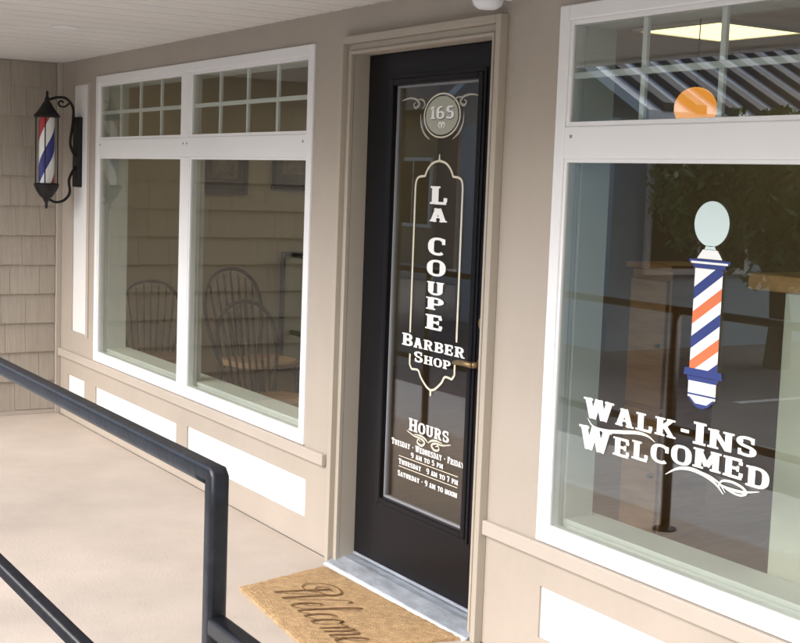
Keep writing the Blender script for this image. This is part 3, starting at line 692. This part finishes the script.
def picture(y, z, w, h, label):
    t = thing('framed_picture', label, 'picture', (IX0+.001, y, z))
    g = MB(); fw = .035
    for a, b, c, d in ((-w/2, -w/2+fw, 0, h), (w/2-fw, w/2, 0, h), (-w/2+fw, w/2-fw, 0, fw), (-w/2+fw, w/2-fw, h-fw, h)): g.box(0, .025, a, b, c, d)
    g.build('frame', 'walnut', t, .003)
    MB().box(.002, .010, -w/2+fw, w/2-fw, fw, h-fw).build('mat_board', 'picture_mat', t)
    MB().box(.0105, .0125, -w*.28, w*.28, h*.30, h*.80).build('print', 'picture_print', t)
picture(1.70, 1.435, .40, .42, 'dark framed picture on the interior wall, above the hoop-back chair')
picture(2.34, 1.485, .46, .42, 'dark framed picture on the interior wall, above the pale framed board')
t = thing('framed_board', 'pale board in a thin wooden frame leaning on the interior wall', 'framed board', (IX0+.03, 2.50, .001))
g = MB()
for a, b, c, d in ((-.30, -.265, 0, .985), (.265, .30, 0, .985), (-.265, .265, 0, .035), (-.265, .265, .95, .985)): g.box(0, .03, a, b, c, d)
g.build('frame', 'walnut', t, .003); MB().box(.005, .015, -.265, .265, .035, .95).build('board', 'mirror_pale', t)

def chair(loc, rz, label, src=[None]):
    grp = 'windsor chairs behind the glass'
    if src[0] is None:
        r = thing('windsor_chair', label, 'chair', loc, rz, grp)
        g = MB(); n = 28; pr = []
        for k in range(n):
            a = 2*math.pi*k/n; pr.append((.225*math.copysign(abs(math.cos(a))**.75, math.cos(a)), .23*math.copysign(abs(math.sin(a))**.75, math.sin(a))))
        vs = [(a*s_, b*s_, z) for s_, z in ((.90, .425), (1, .435), (1, .455), (.94, .466)) for a, b in pr]
        g.add(vs, [(j*n+k, j*n+(k+1) % n, (j+1)*n+(k+1) % n, (j+1)*n+k) for j in range(3) for k in range(n)]+[tuple(range(n))[::-1]])
        vs2 = [(a*.94, b*.94, .466) for a, b in pr]+[(a*.5, b*.5, .452) for a, b in pr]
        g.add(vs2, [(k, (k+1) % n, n+(k+1) % n, n+k) for k in range(n)]+[tuple(n+k for k in range(n))])
        g.build('seat', 'seat_wood', r, smooth=False)
        for sx, sy in ((1, 1), (1, -1), (-1, 1), (-1, -1)):
            MB().tube([(sx*.15, sy*.15, .43), (sx*.17, sy*.175, .30), (sx*.19, sy*.20, .14), (sx*.21, sy*.22, .002)], [.014, .019, .015, .011], 10).build('leg', 'walnut', r, smooth=True)
        for sy in (1, -1):
            MB().tube([(.185, sy*.195, .20), (0, sy*.195, .20), (-.185, sy*.195, .20)], [.008, .013, .008], 8).build('stretcher', 'walnut', r, smooth=True)
        MB().tube([(0, -.195, .20), (0, 0, .20), (0, .195, .20)], [.008, .013, .008], 8).build('stretcher', 'walnut', r, smooth=True)
        hoop = [(-.185, -.165, .455), (-.215, -.205, .60), (-.245, -.228, .75), (-.27, -.20, .89), (-.285, -.115, .975), (-.29, 0, 1.0), (-.285, .115, .975), (-.27, .20, .89), (-.245, .228, .75), (-.215, .205, .60), (-.185, .165, .455)]
        MB().tube(crom(hoop, 5), .0125, 10).build('hoop', 'walnut', r, smooth=True)
        for k in range(-3, 4):
            yb, yt = k*.044, k*.058; zt2 = .985-.012*abs(k)**1.7
            MB().tube([(-.185, yb, .452), (-.235, (yb+yt)/2, .70), (-.285+.004*abs(k), yt, zt2)], [.007, .0085, .006], 8).build('spindle', 'walnut', r, smooth=True)
        src[0] = r; return r
    r = src[0].copy(); col.objects.link(r); r.location = loc; r.rotation_euler = (0, 0, rz); r['label'] = label
    for ch in src[0].children:
        c = ch.copy(); col.objects.link(c); c.parent = r
    return r
chair((-3.42, .90, 0), R(16), 'dark hoop-back wooden chair facing the door, below the left picture')
cB = chair((-2.30, .46, 0), R(16), 'dark hoop-back wooden chair nearest the window glass, beside the door')
cC = chair((-4.25, .52, 0), R(-20), 'dark hoop-back wooden chair in the far corner by the window reveal')
chair((-3.9, 1.75, 0), R(-60), 'dark hoop-back wooden chair deepest in the room by the interior wall')

cB.scale = (.91, .91, .91); cC.scale = (.86, .86, .86)
cnt = thing('reception_counter', 'pale painted counter with an oak top behind the lettered window', 'counter', (1.352, .215, 0))
MB().box(0, 1.5, 0, .55, .001, 1.305).build('front', 'counter_paint', cnt, .004)
MB().box(-.135, 1.55, -.008, .60, 1.3055, 1.352).build('top', 'oak', cnt, .006)
cab = thing('wooden_cabinet', 'narrow tan wooden cabinet standing inside the shop behind the lettered window', 'cabinet', (-.52, 1.30, 0))
MB().box(0, .25, .02, .30, .001, 1.24).build('carcass', 'oak', cab, .004)
MB().box(-.02, .27, -.005, .32, 1.2405, 1.265).build('top', 'oak', cab, .004)
for k in range(2):
    d = MB().box(.012, .238, .0, .0195, .08+.565*k, .63+.565*k).build('door', 'oak', cab, .004)
    MB().tube([(.21, -.001, .35+.565*k), (.21, -.02, .35+.565*k)], .010, 12).build('knob', 'brass', d)
def light_panel(x, y, label):
    lp = thing('ceiling_light_panel', label, 'light panel', (x, y, IZ), 0, 'light panels in the shop ceiling')
    g = MB()
    for a, b, c, d in ((-.345, -.315, -.345, .345), (.315, .345, -.345, .345), (-.315, .315, -.345, -.315), (-.315, .315, .315, .345)): g.box(a, b, c, d, -.018, -.0005)
    g.build('frame', 'white_panel', lp); MB().box(-.315, .315, -.315, .315, -.012, -.001).build('diffuser', 'lit_panel', lp)
light_panel(-1.66, 2.88, 'lit square yellow light panel seen through the upper panes of the lettered window')
for x, y in ((-4.6, 1.1), (-4.6, 2.88), (1.3, 2.88), (-2.6, 1.1)): light_panel(x, y, 'added square light panel brightening the shop interior, out of sight from the porch')  # extra unseen panels, added to brighten the room behind the glass
gl = thing('globe_pendant_lamp', 'glowing orange globe lamp hanging behind the upper window panes', 'pendant lamp', (-.90, 2.0, IZ))
MB().tube([(0, 0, -.001), (0, 0, -.42)], .003, 8).build('cord', 'black_iron', gl)
MB().lathe([(.05, -.0005), (.05, -.015), (.02, -.03)], 0, 0, 20).build('ceiling_rose', 'black_iron', gl)
MB().lathe([(max(.0005, .103*math.sin(math.pi*k/20)), -.517-.103*math.cos(math.pi*k/20)) for k in range(21)], 0, 0, 32, caps=False).build('globe', 'lit_globe', gl, smooth=True)

# ------------------------------------------------------------------ across the parking lot (seen reflected in the glass)
opp = thing('blue_clapboard_building', 'blue clapboard building with a pale ribbed metal roof across the parking lot', 'building', (-7.9, -15.6, -.15), R(-90))
def OP(mb, name, m, parent=None): return mb.build(name, m, parent or opp)
OP(MB().box(-8.1, 8.1, -3.4, 0, -.15, 2.55), 'wall', 'clapboard')
OP(MB().box(-8.2, 8.2, .001, .16, 2.30, 2.55), 'fascia', 'white_panel')
g = MB(); g.add([(-8.3,.75,2.50),(8.3,.75,2.50),(8.3,-1.7,3.85),(-8.3,-1.7,3.85),(-8.3,-4.15,2.50),(8.3,-4.15,2.50),(-8.3,.75,2.62),(8.3,.75,2.62),(8.3,-1.7,3.97),(-8.3,-1.7,3.97),(-8.3,-4.15,2.62),(8.3,-4.15,2.62)],
    [(6,7,8,9),(9,8,11,10),(1,0,3,2),(2,3,4,5),(0,1,7,6),(4,10,11,5),(0,6,9,3),(3,9,10,4),(1,2,8,7),(2,5,11,8)])
rf = OP(g, 'roof', 'roof_metal')
for k in range(33):
    x = -8.1+k*.5
    g = MB(); g.add([(x,.76,2.615),(x+.16,.76,2.615),(x+.16,-1.7,3.965),(x,-1.7,3.965),(x,.76,2.71),(x+.16,.76,2.71),(x+.16,-1.7,4.06),(x,-1.7,4.06)], [(4,5,6,7),(0,1,5,4),(1,2,6,5),(3,0,4,7),(2,3,7,6)])
    OP(g, 'roof_rib', 'roof_rib', rf)
for k in range(5):
    x = -7.6+k*3.3
    if k % 3 == 1:
        d = OP(MB().box(x, x+1.0, .0005, .05, 0, 2.1), 'door', 'brick_red'); OP(MB().box(x+.2, x+.8, .0505, .06, 1.1, 1.9), 'pane', 'dark_pane', d)
    else:
        w = OP(MB().box(x, x+1.7, .0005, .05, .75, 2.25), 'window', 'white_panel')
        for q in (0, 1): OP(MB().box(x+.08+.80*q, x+.82+.80*q, .0505, .06, .83, 2.17), 'pane', 'dark_pane', w)
brk = thing('brick_storefront', 'red brick storefront with dark windows across the parking lot', 'building', (4.2, -13.4, -.15))
brk_w = MB().box(-4.0, 5, -6, 0, -.15, 3.6).build('wall', 'brick_red', brk)
MB().box(-4.1, 5.1, -6.1, .12, 3.6, 3.8).build('parapet', 'concrete', brk)
for x in (-3.2, .8):
    w = MB().box(x, x+2.6, .0005, .05, .5, 2.4).build('window', 'white_panel', brk)
    for q in (0, 1): MB().box(x+.08+1.25*q, x+1.27+1.25*q, .0505, .06, .58, 2.32).build('pane', 'dark_pane', w)

brn = thing('brown_shingled_building', 'brown building with a grey roof across the parking lot', 'building', (-25, -12.5, -.15))
MB().box(-6.2, 6.2, -7, 0, -.15, 3.3).build('wall', 'brown_siding', brn)
g = MB(); g.add([(-6.6,.7,3.25),(6.6,.7,3.25),(6.6,-3.5,5.4),(-6.6,-3.5,5.4),(-6.6,-7.7,3.25),(6.6,-7.7,3.25)], [(0,1,2,3),(3,2,5,4),(1,0,4,5),(0,3,4),(1,5,2)]); g.build('roof', 'roofing', brn)
for x in (-5.2, -2.2, .8, 3.8):
    w = MB().box(x, x+1.5, .0005, .05, .8, 2.3).build('window', 'white_panel', brn)
    for q in (0, 1): MB().box(x+.08+.70*q, x+.72+.70*q, .0505, .06, .88, 2.22).build('pane', 'dark_pane', w)

def tree(loc, h, cr, label, seed, lm):
    rnd_ = random.Random(seed); t = thing('leafy_tree', label, 'tree', loc, 0, 'trees across the parking lot')
    g = MB(); g.tube([(0, 0, -.1), (.03, .02, h*.2), (-.02, .05, h*.42), (.02, 0, h*.6)], [.16, .12, .09, .05], 10)
    tips = []
    for k in range(9):
        a = k*2.4; e = rnd_.uniform(.5, .95); r = cr*rnd_.uniform(.45, .8)
        p = (math.cos(a)*r, math.sin(a)*r, h*e); tips.append(p)
        g.tube([(0, .02, h*rnd_.uniform(.3, .55)), (p[0]*.5, p[1]*.5, p[2]*.8), p], [.06, .04, .015], 6)
    tr = g.build('trunk', 'bark', t)
    g = MB()
    cl = [(Vector(p), cr*rnd_.uniform(.32, .5)) for p in tips]+[(Vector((0, 0, h*.8)), cr*.55)]+[(Vector((rnd_.uniform(-1, 1)*cr*.7, rnd_.uniform(-1, 1)*cr*.7, h*rnd_.uniform(.5, 1.0))), cr*rnd_.uniform(.2, .35)) for _ in range(14)]
    for c, r in cl:
        for _ in range(int(2000*(r/cr)**1.3)):
            v = Vector((rnd_.gauss(0, 1), rnd_.gauss(0, 1), rnd_.gauss(0, 1))).normalized()*r*rnd_.uniform(.55, 1.05)
            n = Vector((rnd_.gauss(0, 1), rnd_.gauss(0, 1), rnd_.gauss(0, 1))).normalized(); a = n.orthogonal().normalized(); b = n.cross(a); s_ = rnd_.uniform(.028, .06)
            p = c+v; g.add([p-a*s_*1.5, p-b*s_*.6, p+a*s_*1.5, p+b*s_*.6], [(0, 1, 2, 3)], 0 if rnd_.random() < .6 else 1)
    cw = g.build('crown', lm, t); cw['kind'] = 'stuff'
tree((-6.2, -8.5, -.292), 2.5, 1.35, 'leafy green tree between the blue building and the brick storefront', 3, ['leaf', 'leaf_b'])
tree((-3.0, -10.6, -.292), 4.6, 1.7, 'smaller leafy green tree standing before the brick storefront', 5, ['leaf_b', 'leaf'])
